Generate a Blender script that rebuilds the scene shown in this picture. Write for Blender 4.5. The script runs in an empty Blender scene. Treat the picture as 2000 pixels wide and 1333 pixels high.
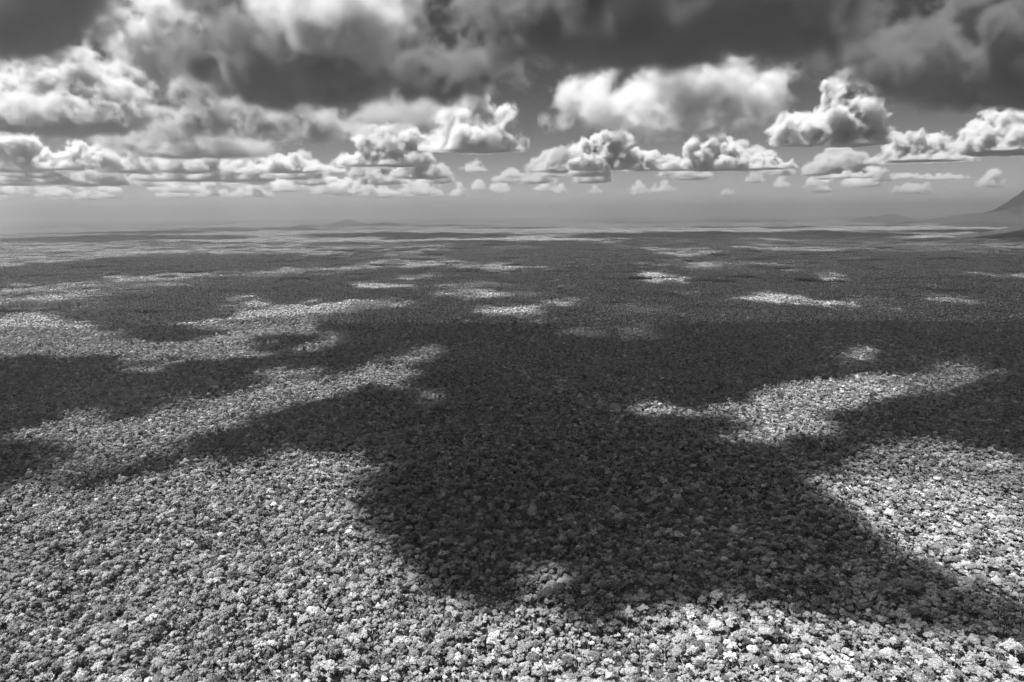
import bpy, math, random
import numpy as np
from mathutils import Matrix

# ---------------------------------------------------------------- camera, sky, sun, exposure
scene = bpy.context.scene
COL = scene.collection
FOCAL = 1333.0                       # 24 mm on a 36 mm wide frame, in pixels of the 2000 px wide photograph
CAM_Z = 430.0
PITCH = math.radians(-10.56)
ROLL = math.radians(0.40)
SUN_EL, SUN_AZ = math.radians(67), math.radians(-102)     # azimuth measured from the view direction (+Y), left is negative

fwd = np.array([0, math.cos(PITCH), math.sin(PITCH)])
r0 = np.array([1.0, 0, 0]); u0 = np.cross(r0, fwd)
right = math.cos(ROLL) * r0 - math.sin(ROLL) * u0
up = math.sin(ROLL) * r0 + math.cos(ROLL) * u0
cam_data = bpy.data.cameras.new('camera')
cam = bpy.data.objects.new('camera', cam_data); COL.objects.link(cam); scene.camera = cam
cam_data.sensor_width = 36; cam_data.lens = 24; cam_data.clip_start = 1; cam_data.clip_end = 400000
cam.matrix_world = Matrix(((right[0], up[0], -fwd[0], 0), (right[1], up[1], -fwd[1], 0), (right[2], up[2], -fwd[2], CAM_Z), (0, 0, 0, 1)))

world = bpy.data.worlds.new('World'); scene.world = world; world.use_nodes = True
wn = world.node_tree; wn.nodes.clear()
sky = wn.nodes.new('ShaderNodeTexSky'); sky.sky_type = 'NISHITA'; sky.sun_disc = False
sky.sun_elevation = SUN_EL; sky.sun_rotation = SUN_AZ; sky.altitude = 900
sky.air_density = 1.0; sky.dust_density = 0.3; sky.ozone_density = 1.0
sep = wn.nodes.new('ShaderNodeSeparateColor')            # a red-filtered black and white photograph
mixr = wn.nodes.new('ShaderNodeMath'); mixr.operation = 'MULTIPLY_ADD'; mixr.inputs[1].default_value = -0.30
gmul = wn.nodes.new('ShaderNodeMath'); gmul.operation = 'MULTIPLY'; gmul.inputs[1].default_value = 0.80
bg = wn.nodes.new('ShaderNodeBackground'); bg.inputs['Strength'].default_value = 0.05
wo = wn.nodes.new('ShaderNodeOutputWorld')
wn.links.new(sky.outputs[0], sep.inputs[0]); wn.links.new(sep.outputs[0], gmul.inputs[0])
wn.links.new(sep.outputs[2], mixr.inputs[0]); wn.links.new(gmul.outputs[0], mixr.inputs[2])
mixr.use_clamp = False; flo = wn.nodes.new('ShaderNodeMath'); flo.operation = 'MAXIMUM'; flo.inputs[1].default_value = 0.15
wn.links.new(mixr.outputs[0], flo.inputs[0]); wn.links.new(flo.outputs[0], bg.inputs['Color']); wn.links.new(bg.outputs[0], wo.inputs['Surface'])

sun_data = bpy.data.lights.new('sun', 'SUN'); sun_data.energy = 5.0; sun_data.angle = math.radians(0.5)
sun_data.color = (1, 1, 1)
sun = bpy.data.objects.new('sun', sun_data); COL.objects.link(sun)
SUN_DIR = np.array([math.sin(SUN_AZ) * math.cos(SUN_EL), math.cos(SUN_AZ) * math.cos(SUN_EL), math.sin(SUN_EL)])   # towards the sun
z = SUN_DIR; x_ = np.cross([0, 0, 1.0], z); x_ /= np.linalg.norm(x_); y_ = np.cross(z, x_)
sun.matrix_world = Matrix(((x_[0], y_[0], z[0], 0), (x_[1], y_[1], z[1], 0), (x_[2], y_[2], z[2], 9000), (0, 0, 0, 1)))

scene.view_settings.view_transform = 'Standard'; scene.view_settings.look = 'None'
scene.view_settings.exposure = 1.88; scene.view_settings.gamma = 1.0
cy = scene.cycles
cy.max_bounces = 12; cy.diffuse_bounces = 2; cy.glossy_bounces = 1; cy.volume_bounces = 8; cy.transparent_max_bounces = 16
cy.volume_step_rate = 1.0; cy.volume_max_steps = 512
cy.use_denoising = True; cy.use_adaptive_sampling = True; cy.adaptive_threshold = 0.015
cy.caustics_reflective = False; cy.caustics_refractive = False

# ---------------------------------------------------------------- measuring helpers
def ray(px, py):
    """World direction of a photograph pixel, scaled so that its forward (Y) part is 1."""
    px = np.asarray(px, float); py = np.asarray(py, float)
    a = (px - 1000) / FOCAL; b = -(py - 666.5) / FOCAL
    d = fwd + a[..., None] * right + b[..., None] * up
    return d / d[..., 1:2]

def to_pixel(P):
    q = P - np.array([0, 0, CAM_Z])
    zc = q @ fwd; zc = np.where(zc > 1, zc, 1)
    return 1000 + FOCAL * (q @ right) / zc, 666.5 - FOCAL * (q @ up) / zc

def at(px, py, D):
    return np.array([0, 0, CAM_Z]) + ray(px, py) * D

def noise3(shape, cells, rng):
    """Smooth value noise on a grid (cubic B-spline over a random lattice), mean 0.5."""
    lat = rng.random([int(c) + 4 for c in cells]).astype(np.float32)
    for ax, (n, c) in enumerate(zip(shape, cells)):
        t = np.linspace(0, max(c, 0.5), n, dtype=np.float32) * 0.9999
        i = t.astype(int); f = (t - i)
        w = [(1 - f) ** 3 / 6, (3 * f ** 3 - 6 * f ** 2 + 4) / 6, (-3 * f ** 3 + 3 * f ** 2 + 3 * f + 1) / 6, f ** 3 / 6]
        l = np.moveaxis(lat, ax, 0)
        o = sum(w[k].reshape((-1,) + (1,) * (l.ndim - 1)) * l[i + k] for k in range(4))
        lat = np.moveaxis(o, 0, ax)
    return 0.5 + (lat - 0.5) * 1.9

def fbm(shape, ext, feat, octaves, rng, billow=0.0, gain=0.55):
    out = 0; amp = 1; tot = 0
    for k in range(octaves):
        n = noise3(shape, [e / feat for e in ext], rng)
        if billow:
            n = (1 - billow) * n + billow * (1 - np.abs(2 * n - 1) * 1.6)
        out = out + amp * n; tot += amp; amp *= gain; feat /= 2.03
    return out / tot

def smooth(x, a, b):
    t = np.clip((x - a) / (b - a), 0, 1)
    return t * t * (3 - 2 * t)

_T = np.random.default_rng(77)
_W = [(_T.normal(size=2) / L, _T.random() * 6.28, A) for L, A in
      [(260, 5)] * 3 + [(600, 9)] * 4 + [(1700, 11)] * 4 + [(4200, 13)] * 4]
def terrain(x, y):
    r = np.hypot(x, y); h = 0
    for (k, p, A) in _W:
        L = 1 / np.hypot(*k)
        fade = smooth(r, 300 + A * 60, 2500 + A * 420)
        h = h + A * 0.5 * np.sin(x * k[0] * 6 + y * k[1] * 6 + p) * fade
    return h

def link(o, **props):
    COL.objects.link(o)
    for k, v in props.items(): o[k] = v
    return o

# ---------------------------------------------------------------- materials
def new_mat(name):
    m = bpy.data.materials.new(name); m.use_nodes = True; m.node_tree.nodes.clear()
    o = m.node_tree.nodes.new('ShaderNodeOutputMaterial')
    return m, m.node_tree, o

def math_node(nt, op, a, b=None, c=None):
    n = nt.nodes.new('ShaderNodeMath'); n.operation = op
    for i, v in enumerate((a, b, c)):
        if v is None: continue
        if hasattr(v, 'node'): nt.links.new(v, n.inputs[i])
        else: n.inputs[i].default_value = v
    return n.outputs[0]

def foliage_material(name, tone_attribute=None):
    m, nt, out = new_mat(name)
    d = nt.nodes.new('ShaderNodeBsdfDiffuse'); d.inputs['Roughness'].default_value = 0.6
    if tone_attribute:
        a = nt.nodes.new('ShaderNodeAttribute'); a.attribute_name = tone_attribute; src = a.outputs['Fac']
    else:
        a = nt.nodes.new('ShaderNodeObjectInfo'); src = a.outputs['Random']
    r = nt.nodes.new('ShaderNodeValToRGB'); r.color_ramp.interpolation = 'LINEAR'
    els = r.color_ramp.elements
    for p, v in ((0.0, .07), (.25, .17), (.6, .26), (.86, .34), (.96, .40), (1.0, .56)):
        e = els.new(p) if p not in (0.0, 1.0) else els[0 if p == 0 else -1]
        e.color = (v, v, v, 1)
    nt.links.new(src, r.inputs[0])
    # leaf-scale variation of the green itself
    g = nt.nodes.new('ShaderNodeNewGeometry'); t = nt.nodes.new('ShaderNodeTexNoise')
    t.inputs['Scale'].default_value = 0.55; t.inputs['Detail'].default_value = 2
    nt.links.new(g.outputs['Position'], t.inputs['Vector'])
    k = math_node(nt, 'MULTIPLY_ADD', t.outputs[0], 1.2, 0.28 if tone_attribute else 0.4)  # distant crowns darker, standing in for the self-shadow they lack
    mx = nt.nodes.new('ShaderNodeVectorMath'); mx.operation = 'SCALE'
    nt.links.new(r.outputs[0], mx.inputs[0]); nt.links.new(k, mx.inputs['Scale'])
    nt.links.new(mx.outputs[0], d.inputs['Color'])
    nt.links.new(d.outputs[0], out.inputs['Surface'])
    return m

M_LEAF = foliage_material('foliage')
M_FAR = foliage_material('distant_foliage', 'tone')
m, nt, out = new_mat('bark')
d = nt.nodes.new('ShaderNodeBsdfDiffuse'); oi = nt.nodes.new('ShaderNodeObjectInfo')
v = math_node(nt, 'MULTIPLY_ADD', oi.outputs['Random'], 0.35, 0.12); nt.links.new(v, d.inputs['Color'])
nt.links.new(d.outputs[0], out.inputs['Surface']); M_BARK = m

m, nt, out = new_mat('forest_ground')
d = nt.nodes.new('ShaderNodeBsdfDiffuse'); g = nt.nodes.new('ShaderNodeNewGeometry')
t1 = nt.nodes.new('ShaderNodeTexNoise'); t1.inputs['Scale'].default_value = 0.06; t1.inputs['Detail'].default_value = 3
t2 = nt.nodes.new('ShaderNodeTexNoise'); t2.inputs['Scale'].default_value = 0.0012; t2.inputs['Detail'].default_value = 6
for t in (t1, t2): nt.links.new(g.outputs['Position'], t.inputs['Vector'])
v = math_node(nt, 'MULTIPLY', t1.outputs[0], t2.outputs[0])
v = math_node(nt, 'MULTIPLY_ADD', v, 0.24, 0.0)
# under the trees the floor is much darker; past the last modelled trees the sheet carries canopy grey with its self-shade mixed in
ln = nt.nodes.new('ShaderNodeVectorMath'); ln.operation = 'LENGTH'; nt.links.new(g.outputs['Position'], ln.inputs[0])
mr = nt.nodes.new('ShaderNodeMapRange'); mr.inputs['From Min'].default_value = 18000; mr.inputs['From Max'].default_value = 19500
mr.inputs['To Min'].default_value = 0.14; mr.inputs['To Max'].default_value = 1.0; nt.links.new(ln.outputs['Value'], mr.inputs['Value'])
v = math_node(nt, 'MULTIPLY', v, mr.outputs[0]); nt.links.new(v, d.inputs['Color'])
nt.links.new(d.outputs[0], out.inputs['Surface']); M_GROUND = m

m, nt, out = new_mat('forested_slope')
d = nt.nodes.new('ShaderNodeBsdfDiffuse'); g = nt.nodes.new('ShaderNodeNewGeometry'); sx = nt.nodes.new('ShaderNodeSeparateXYZ')
nt.links.new(g.outputs['Normal'], sx.inputs[0])
t1 = nt.nodes.new('ShaderNodeTexNoise'); t1.inputs['Scale'].default_value = 0.004; t1.inputs['Detail'].default_value = 6
nt.links.new(g.outputs['Position'], t1.inputs['Vector'])
mr = nt.nodes.new('ShaderNodeMapRange'); mr.inputs['From Min'].default_value = 0.78; mr.inputs['From Max'].default_value = 0.55
mr.inputs['To Min'].default_value = 0.03; mr.inputs['To Max'].default_value = 0.07     # bare rock where it is steep; both greys darkened for cloud shade
nt.links.new(sx.outputs['Z'], mr.inputs['Value'])
v = math_node(nt, 'MULTIPLY_ADD', t1.outputs[0], 1.2, 0.4); v = math_node(nt, 'MULTIPLY', v, mr.outputs[0])
nt.links.new(v, d.inputs['Color']); nt.links.new(d.outputs[0], out.inputs['Surface']); M_SLOPE = m

m, nt, out = new_mat('haze')
pv = nt.nodes.new('ShaderNodeVolumePrincipled'); pv.inputs['Color'].default_value = (.66, .66, .66, 1)
pv.inputs['Density'].default_value = 4.0e-5; pv.inputs['Anisotropy'].default_value = 0.74; pv.inputs['Density Attribute'].default_value = ''
nt.links.new(pv.outputs[0], out.inputs['Volume']); M_HAZE = m

def cloud_material(name, dens, aniso=0.25, color=.93):
    m, nt, out = new_mat(name)
    pv = nt.nodes.new('ShaderNodeVolumePrincipled'); pv.inputs['Color'].default_value = (color, color, color, 1)
    pv.inputs['Anisotropy'].default_value = aniso; pv.inputs['Density Attribute'].default_value = ''
    a = nt.nodes.new('ShaderNodeAttribute'); a.attribute_name = 'density'
    nt.links.new(math_node(nt, 'MULTIPLY', a.outputs['Fac'], dens), pv.inputs['Density'])
    nt.links.new(pv.outputs[0], out.inputs['Volume'])
    return m
M_CLOUD = cloud_material('cloud', 0.013, .42, .60)
M_SHADED = cloud_material('shaded_cloud', 0.015, .4, .28)  # grey scattering colour puts the dark bellies' shade into the cloud
M_HEAP = cloud_material('heap_cloud', 0.018, .32, .77)
M_SUNLIT = cloud_material('sunlit_cloud', 0.011, .30, .75)  # paler copy of the white cloud, sunlit brightness put into its colour
M_WHITE = cloud_material('white_cloud', 0.013, .32, .66)
M_VEIL = cloud_material('horizon_cloud', 0.0035, .3, .8)
M_FARCLOUD = cloud_material('far_cloud', 0.010, .3, .68)

# ---------------------------------------------------------------- ground, hills, haze
def grid_mesh(name, X, Y, Z, mat, smooth_shade=True):
    n, k = X.shape
    me = bpy.data.meshes.new(name)
    V = np.stack([X, Y, Z], -1).reshape(-1, 3).astype(np.float32)
    i = np.arange((n - 1) * (k - 1)); a = (i // (k - 1)) * k + i % (k - 1)
    F = np.stack([a, a + 1, a + k + 1, a + k], -1)
    me.vertices.add(len(V)); me.vertices.foreach_set('co', V.ravel())
    me.loops.add(F.size); me.loops.foreach_set('vertex_index', F.ravel().astype(np.int32))
    me.polygons.add(len(F)); me.polygons.foreach_set('loop_start', np.arange(0, F.size, 4, dtype=np.int32))
    me.update(); me.validate()
    if smooth_shade: me.polygons.foreach_set('use_smooth', np.ones(len(F), bool))
    me.materials.append(mat)
    return bpy.data.objects.new(name, me)

rr = np.concatenate([[0.0], np.geomspace(60, 90000, 420)])
aa = np.linspace(0, 2 * math.pi, 721)
R, A = np.meshgrid(rr, aa, indexing='ij'); X = R * np.sin(A); Y = R * np.cos(A)
far_relief = smooth(R, 12000, 30000) * smooth(-R, -90000, -70000)
Z = terrain(X, Y)
rg = np.random.default_rng(5)
relief = 0
for L, amp in ((9000, 7), (4000, 5), (2000, 3)):
    for _ in range(5):
        th = rg.random() * 6.28; ph = rg.random() * 6.28
        relief = relief + amp * np.abs(np.sin((X * math.cos(th) + Y * math.sin(th)) / L * 2 + ph)) / 2
Z = Z + (relief - 8) * far_relief
Z[-1] = 0
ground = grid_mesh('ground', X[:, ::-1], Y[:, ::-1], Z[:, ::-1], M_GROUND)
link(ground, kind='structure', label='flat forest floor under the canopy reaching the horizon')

def hill(name, label, cx, cy, prof, wy, seed, rough=0.12, base=0.0):
    """Heightfield hill whose ridge runs along x through prof [(x, height)], wy wide along y."""
    px = np.array([p[0] for p in prof]); pz = np.array([p[1] for p in prof])
    xs = np.linspace(px[0], px[-1], 220); ys = np.linspace(-wy, wy, 120)
    X, Y = np.meshgrid(xs, ys, indexing='ij')
    rg = np.random.default_rng(seed)
    jag = fbm((220, 1, 1), (px[-1] - px[0], 1, 1), 420, 4, rg, .5, .7)[:, 0, 0]
    ridge = (np.interp(xs, px, pz) * (1 + (jag - .55) * rough * .22))[:, None]
    n = fbm((220, 120, 1), (px[-1] - px[0], 2 * wy, 1), max(pz.max() * 2.2, 400), 5, rg, 0.8)[:, :, 0]
    prof_y = np.clip(1 - (np.abs(Y) / wy) ** 1.15, 0, 1) ** 1.5
    Z = ridge * prof_y * (1 + np.minimum((n - .54) * rough * 4 * (1 - prof_y * 0.55), .02)) - 25
    fit = np.convolve(np.pad(np.clip((ridge[:, 0] - 25) / np.maximum(Z.max(1), 5), .3, 2.5), 6, 'edge'), np.ones(13) / 13, 'valid')
    Z = Z * fit[:, None]            # the skyline keeps its measured height
    Z = np.minimum(Z, 1240)
    o = grid_mesh(name, X + cx, Y + cy, Z + base, M_SLOPE)
    return link(o, kind='structure', label=label)

def hill_px(name, label, D, pts, wy, seed, rough=0.12, base_y=None):
    """Profile given as photograph pixels of the skyline, at forward distance D."""
    P = [at(x, y, D) for x, y in pts]
    return hill(name, label, 0, D, [(p[0], max(p[2], 0) + 25) for p in P], wy, seed, rough)

hill_px('distant_hill', 'lone rounded hill rising from the hazy plain left of centre', 27000,
        [(600, 443), (640, 440), (655, 436), (670, 431), (682, 429), (692, 431), (704, 436), (722, 439), (760, 441), (800, 444)], 3500, 1, .15)
hill_px('distant_hill', 'low faint rise left of the lone hill', 23500, [(560, 446), (585, 441), (597, 440), (610, 441), (640, 444)], 2500, 2)
hill_px('distant_hill', 'low faint rise right of the lone hill', 28000, [(700, 443), (730, 437), (752, 434), (775, 437), (820, 442)], 2500, 7)
hill_px('distant_hill', 'small faint hill nearer the centre of the two on the right horizon', 27000,
        [(1670, 434), (1685, 426), (1700, 423), (1712, 426), (1730, 432)], 2200, 3)
hill_px('distant_hill', 'broad faint hill beside the small one on the right horizon', 32000,
        [(1700, 430), (1722, 421), (1735, 418), (1748, 419), (1760, 423), (1790, 430)], 2500, 4)
hill_px('distant_mountain', 'steep rocky mountain cut by the right edge of the frame', 22500,
        [(1780, 434), (1860, 422), (1900, 418), (1945, 414), (1966, 408), (1974, 399), (1982, 391), (1988, 388), (1996, 378), (2006, 368),
         (2020, 364), (2050, 362), (2100, 361), (2150, 364), (2220, 385), (2300, 415)], 3600, 5, .4)
hill_px('distant_hill', 'long dark wooded ridge below the mountain at right', 17500,
        [(1760, 452), (1800, 443), (1860, 437), (1880, 433), (1905, 432), (1950, 434), (1985, 438), (2040, 440), (2120, 450)], 1900, 6)
hill_px('distant_hill', 'nearest dark wooded ridge entering from the right edge', 10800,
        [(1780, 472), (1840, 466), (1900, 458), (1930, 453), (1960, 447), (1985, 442), (2010, 441), (2060, 436), (2160, 440), (2260, 465)], 1500, 8)

bm_v = [(-94000, -94000, -90), (94000, -94000, -90), (94000, 94000, -90), (-94000, 94000, -90)]
bm_v += [(a, b, 1260) for a, b, _ in bm_v]
me = bpy.data.meshes.new('haze')
me.from_pydata(bm_v, [], [(3, 2, 1, 0), (4, 5, 6, 7), (0, 1, 5, 4), (1, 2, 6, 5), (2, 3, 7, 6), (3, 0, 4, 7)])
me.materials.append(M_HAZE)
link(bpy.data.objects.new('haze', me), kind='stuff', label='thin pale haze filling the air over the forest')

# ---------------------------------------------------------------- clouds: real volumes, filled from a density grid
def volume_object(name, lo, hi, den, mat, **props):
    den[[0, -1]] = 0; den[:, [0, -1]] = 0; den[:, :, [0, -1]] = 0
    nx, ny, nz = den.shape
    me = bpy.data.meshes.new(name); me.vertices.add(den.size)
    co = np.zeros((den.size, 3), np.float32); co[:] = [(lo[k] + hi[k]) / 2 for k in range(3)]
    co[0] = lo; co[-1] = hi
    me.vertices.foreach_set('co', co.ravel())
    a = me.attributes.new('cloud_water', 'FLOAT', 'POINT')
    a.data.foreach_set('value', np.ascontiguousarray(den.transpose(2, 1, 0), dtype=np.float32).ravel())
    o = bpy.data.objects.new(name, me); link(o, **props)
    t = bpy.data.node_groups.new('cloud_grid', 'GeometryNodeTree')
    t.interface.new_socket('Geometry', in_out='INPUT', socket_type='NodeSocketGeometry')
    t.interface.new_socket('Geometry', in_out='OUTPUT', socket_type='NodeSocketGeometry')
    N = t.nodes.new; L = t.links.new
    gi = N('NodeGroupInput'); go = N('NodeGroupOutput')
    na = N('GeometryNodeInputNamedAttribute'); na.data_type = 'FLOAT'; na.inputs[0].default_value = 'cloud_water'
    si = N('GeometryNodeSampleIndex'); si.data_type = 'FLOAT'; si.clamp = True
    prev = N('GeometryNodeInputPosition').outputs[0]
    cell = [(hi[k] - lo[k]) / (den.shape[k] - 1) for k in range(3)]
    for op, val in (('SUBTRACT', tuple(lo)), ('DIVIDE', cell), ('ADD', (.5, .5, .5)), ('FLOOR', None), ('DOT_PRODUCT', (1, nx, nx * ny))):
        q = N('ShaderNodeVectorMath'); q.operation = op; L(prev, q.inputs[0])
        if val is not None: q.inputs[1].default_value = val
        prev = q.outputs['Value'] if op == 'DOT_PRODUCT' else q.outputs[0]
    L(gi.outputs[0], si.inputs[0]); L(na.outputs[0], si.inputs[1]); L(prev, si.inputs['Index'])
    vc = N('GeometryNodeVolumeCube'); L(si.outputs[0], vc.inputs['Density'])
    vc.inputs['Min'].default_value = lo; vc.inputs['Max'].default_value = hi
    for ax, n in zip('XYZ', (nx, ny, nz)): vc.inputs['Resolution ' + ax].default_value = n
    sm = N('GeometryNodeSetMaterial'); sm.inputs['Material'].default_value = mat
    L(vc.outputs[0], sm.inputs[0]); L(sm.outputs[0], go.inputs[0])
    o.modifiers.new('fill', 'NODES').node_group = t
    return o

def cloud(label, D, blobs, base_y=None, vox=60, feat=70, amp=.9, edge=.18, depth=1.0, seed=0, mat=None, soft_base=60, billow=.7, octaves=5, dens=1.0, name='cloud', puffs=11):
    """A cloud from ellipsoids seen at photograph pixels (x, y, rx, ry[, extra depth, shift in depth]) at distance D."""
    k = D / FOCAL; B = []
    for b in blobs:
        x, y, rx, ry = b[:4]; dz = b[4] if len(b) > 4 else 1.0; sh = b[5] if len(b) > 5 else 0.0
        DD = D + sh
        c = at(x, y, DD); kk = DD / FOCAL
        B.append((c, np.array([rx * kk, max(rx * .8, ry) * kk * depth * dz, ry * kk])))
    lo = np.min([c - r * 1.3 for c, r in B], 0); hi = np.max([c + r * 1.3 for c, r in B], 0)
    zb = None
    if base_y is not None:
        zb = at(1000, base_y + (1000 - np.mean([b[0] for b in blobs])) * -0.0, D)[2]
        lo[2] = max(lo[2], zb - soft_base * 1.5)
    lo[2] = max(lo[2], 2250)
    shape = [int(min(300, max(8, (hi[i] - lo[i]) / (vox if i < 2 else vox * .8)))) for i in range(3)]
    ax = [np.linspace(lo[i], hi[i], shape[i], dtype=np.float32) for i in range(3)]
    rg = np.random.default_rng(seed + 100)
    # every mass carries smaller masses on its skin, and those carry smaller ones again
    parts = [(c, r, 0) for c, r in B]
    for gen, (cnt, sz) in enumerate(((puffs, .42), (puffs * .55, .45))):
        for c, r, g in [p for p in parts if p[2] == gen]:
            for _ in range(int(cnt * rg.uniform(.7, 1.3))):
                n = rg.normal(size=3); n /= np.linalg.norm(n)
                if n[2] < -.25: n[2] *= -1
                f = sz * rg.uniform(.6, 1.25); rm = min(r[0], r[1], r[2] * 1.6)
                nr = np.array([rm, rm, rm * .85]) * f
                parts.append((c + n * r * rg.uniform(.72, 1.0), nr, gen + 1))
    unit = feat * k                                      # metres over which the skin of the cloud is measured
    F = np.full(shape, -3.0, np.float32)
    for c, r, g in parts:
        sl = []
        for i in range(3):
            step = ax[i][1] - ax[i][0]; e = r[i] * 1.0 + unit * 1.1
            sl.append(slice(max(0, int((c[i] - e - lo[i]) / step)), min(shape[i], int((c[i] + e - lo[i]) / step) + 2)))
        if any(q.stop <= q.start for q in sl): continue
        q = np.sqrt(((ax[0][sl[0]][:, None, None] - c[0]) / r[0]) ** 2 + ((ax[1][sl[1]][None, :, None] - c[1]) / r[1]) ** 2 + ((ax[2][sl[2]][None, None, :] - c[2]) / r[2]) ** 2)
        v = (1 - q) * min(r) / unit
        F[tuple(sl)] = np.maximum(F[tuple(sl)], v)
    n = fbm(shape, hi - lo, unit, octaves, rg, billow, .62)
    F = F + (n - .53) * amp * 2.2
    den = np.clip(F / edge, 0, 1) ** 1.3 * dens
    if zb is not None:
        gz = ax[2][None, None, :]
        wob = fbm((shape[0], shape[1], 1), (hi[0] - lo[0], hi[1] - lo[1], 1), unit, 3, rg) - .5
        den = den * smooth(gz - wob * soft_base * 5, zb - soft_base, zb + soft_base * 1.4)
    den[den < .004] = 0
    return volume_object(name, tuple(float(v) for v in lo), tuple(float(v) for v in hi), den.astype(np.float32), mat or M_CLOUD, label=label, category='cloud')

def clouds():
    # the great dark-based clouds along the top of the frame
    cloud('broad dark-bottomed cloud filling the top left corner', 12500,
          [(-80, 0, 200, 100, 1.2), (20, -50, 150, 90, 1.2), (60, 72, 80, 40)], 112, 72, 46, 1.0, 1.5, seed=1, puffs=8, mat=M_SHADED, soft_base=150, octaves=5)
    cloud('large cloud with brilliant white top edge and dark belly left of top centre', 13500,
          [(600, 150, 200, 75), (520, 40, 130, 100), (720, 90, 110, 80), (850, 150, 150, 55), (430, 95, 80, 60)],
          195, 58, 42, 1.1, 1.3, seed=2, puffs=8, mat=M_SHADED, soft_base=170, octaves=5)
    cloud('wide dark cloud base hanging over the centre right of the top edge', 12000,
          [(1290, 40, 300, 90, 1.0), (1120, 0, 200, 110), (1330, -60, 300, 100), (1550, 40, 130, 80)], 118, 66, 46, 1.5, 1.8, seed=3, puffs=8, mat=M_SHADED, soft_base=150, octaves=5)
    cloud('grey layered cloud in the top right corner with dark underside', 13500,
          [(1940, 130, 150, 95), (1960, 20, 110, 100), (1780, 130, 130, 60), (1680, 90, 110, 50), (2060, 100, 150, 120)],
          214, 60, 42, 1.4, 1.6, seed=4, puffs=8, mat=M_SHADED, soft_base=130, octaves=5)
    # middle rank
    cloud('bright heaped cloud at the far left under the dark corner cloud', 17000,
          [(130, 165, 85, 48), (205, 190, 65, 45), (50, 195, 80, 50), (120, 225, 150, 40), (0, 220, 100, 45)], 258, 42, 26, 1.0, .8, seed=5, soft_base=110, mat=M_WHITE)
    cloud('torn wispy cloud between the top left corner cloud and the bright topped one', 18500,
          [(285, 70, 55, 50), (320, 22, 70, 32), (265, 130, 60, 55), (250, 200, 60, 40), (205, 55, 35, 35), (360, 15, 40, 25)], None, 50, 30, 1.6, 1.3, seed=6, dens=.6, puffs=7, mat=M_WHITE)
    cloud('ragged white cloud left of centre with lumpy arms', 20500,
          [(385, 185, 45, 45), (450, 215, 60, 35), (360, 240, 90, 30), (520, 235, 80, 30), (600, 245, 60, 30)], 282, 65, 30, 1.3, .9, seed=7, soft_base=120)
    cloud('flat cloud with a black lens-shaped belly left of centre', 22500,
          [(390, 295, 120, 32), (280, 275, 80, 28), (480, 300, 50, 25)], 325, 70, 30, .9, 1.2, seed=8, soft_base=90)
    cloud('soft grey cloud bank right of the black belly', 24500,
          [(755, 215, 120, 34), (680, 250, 80, 26), (620, 270, 60, 25)], 262, 85, 40, 1.1, 2.0, seed=9, dens=.5, soft_base=120)
    cloud('fluffy cumulus heap below the grey bank', 27000,
          [(760, 290, 52, 38), (730, 275, 28, 25), (800, 285, 30, 26), (780, 330, 60, 22), (700, 325, 40, 20)], 348, 65, 18, 1.1, .5, seed=10, mat=M_HEAP)
    cloud('small brilliant puff just left of the frame middle above a grey mound', 21000,
          [(920, 212, 36, 36), (905, 245, 40, 30), (925, 290, 75, 55), (985, 235, 18, 22), (1012, 305, 18, 26), (870, 300, 40, 30)], 340, 46, 24, 1.1, .8, seed=115, puffs=16, mat=M_HEAP, soft_base=80)
    cloud('two small white puffs low at the far left', 28000,
          [(128, 325, 42, 26), (155, 300, 20, 18), (48, 325, 26, 15), (205, 320, 34, 20), (20, 290, 50, 24)], 345, 75, 18, 1.1, .6, seed=12, mat=M_HEAP)
    cloud('long low white cumulus bar left of the fluffy heap', 30500,
          [(560, 335, 60, 22), (510, 345, 50, 14), (600, 342, 60, 18), (545, 318, 18, 14), (640, 348, 40, 12)], 360, 75, 16, 1.1, .5, seed=13, mat=M_HEAP)
    # right half
    cloud('huge glowing white cloud with soft grey bottom right of centre', 18500,
          [(1375, 175, 130, 60), (1300, 205, 120, 48), (1200, 218, 80, 40), (1465, 190, 75, 50), (1110, 195, 42, 38), (1092, 232, 32, 24), (1172, 165, 38, 28), (1320, 240, 140, 30)],
          282, 42, 38, .75, 1.3, seed=44, soft_base=200, octaves=5, puffs=8, mat=M_SUNLIT)
    cloud('added white cloud as sunlit cloud top touching the top edge left of centre', 11800,
          [(640, 30, 120, 90), (710, 95, 60, 50), (550, 30, 70, 55), (730, 20, 80, 60)], None, 55, 45, .8, 1.6, seed=32, mat=M_WHITE, puffs=8)  # added in front to stand for the large cloud's sunlit top
    cloud('tall leaning cumulus tower right of the glowing white cloud', 20000,
          [(1664, 168, 30, 30), (1640, 185, 34, 32), (1655, 225, 48, 50), (1682, 235, 30, 50), (1682, 280, 36, 45), (1590, 255, 58, 30), (1670, 290, 52, 45), (1545, 262, 42, 28), (1650, 318, 80, 20)],
          334, 36, 20, 1.0, .45, seed=15, mat=M_HEAP, soft_base=70)
    cloud('row of boiling cumulus heads standing on the horizon haze right of centre', 30000,
          [(1195, 275, 34, 15), (1160, 300, 24, 20), (1150, 330, 40, 40), (1215, 320, 26, 26), (1130, 360, 30, 20), (1185, 362, 50, 14)], 376, 52, 13, 1.0, .35, seed=16, mat=M_HEAP, puffs=14)
    cloud('heaped cumulus group with the tallest heads in the horizon row', 31000,
          [(1255, 330, 30, 30), (1312, 345, 34, 34), (1368, 300, 28, 40), (1392, 275, 18, 16), (1414, 300, 24, 24), (1400, 335, 50, 34), (1440, 352, 40, 22), (1340, 362, 90, 14)],
          376, 52, 13, 1.0, .35, seed=17, mat=M_HEAP, puffs=14)
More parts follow.
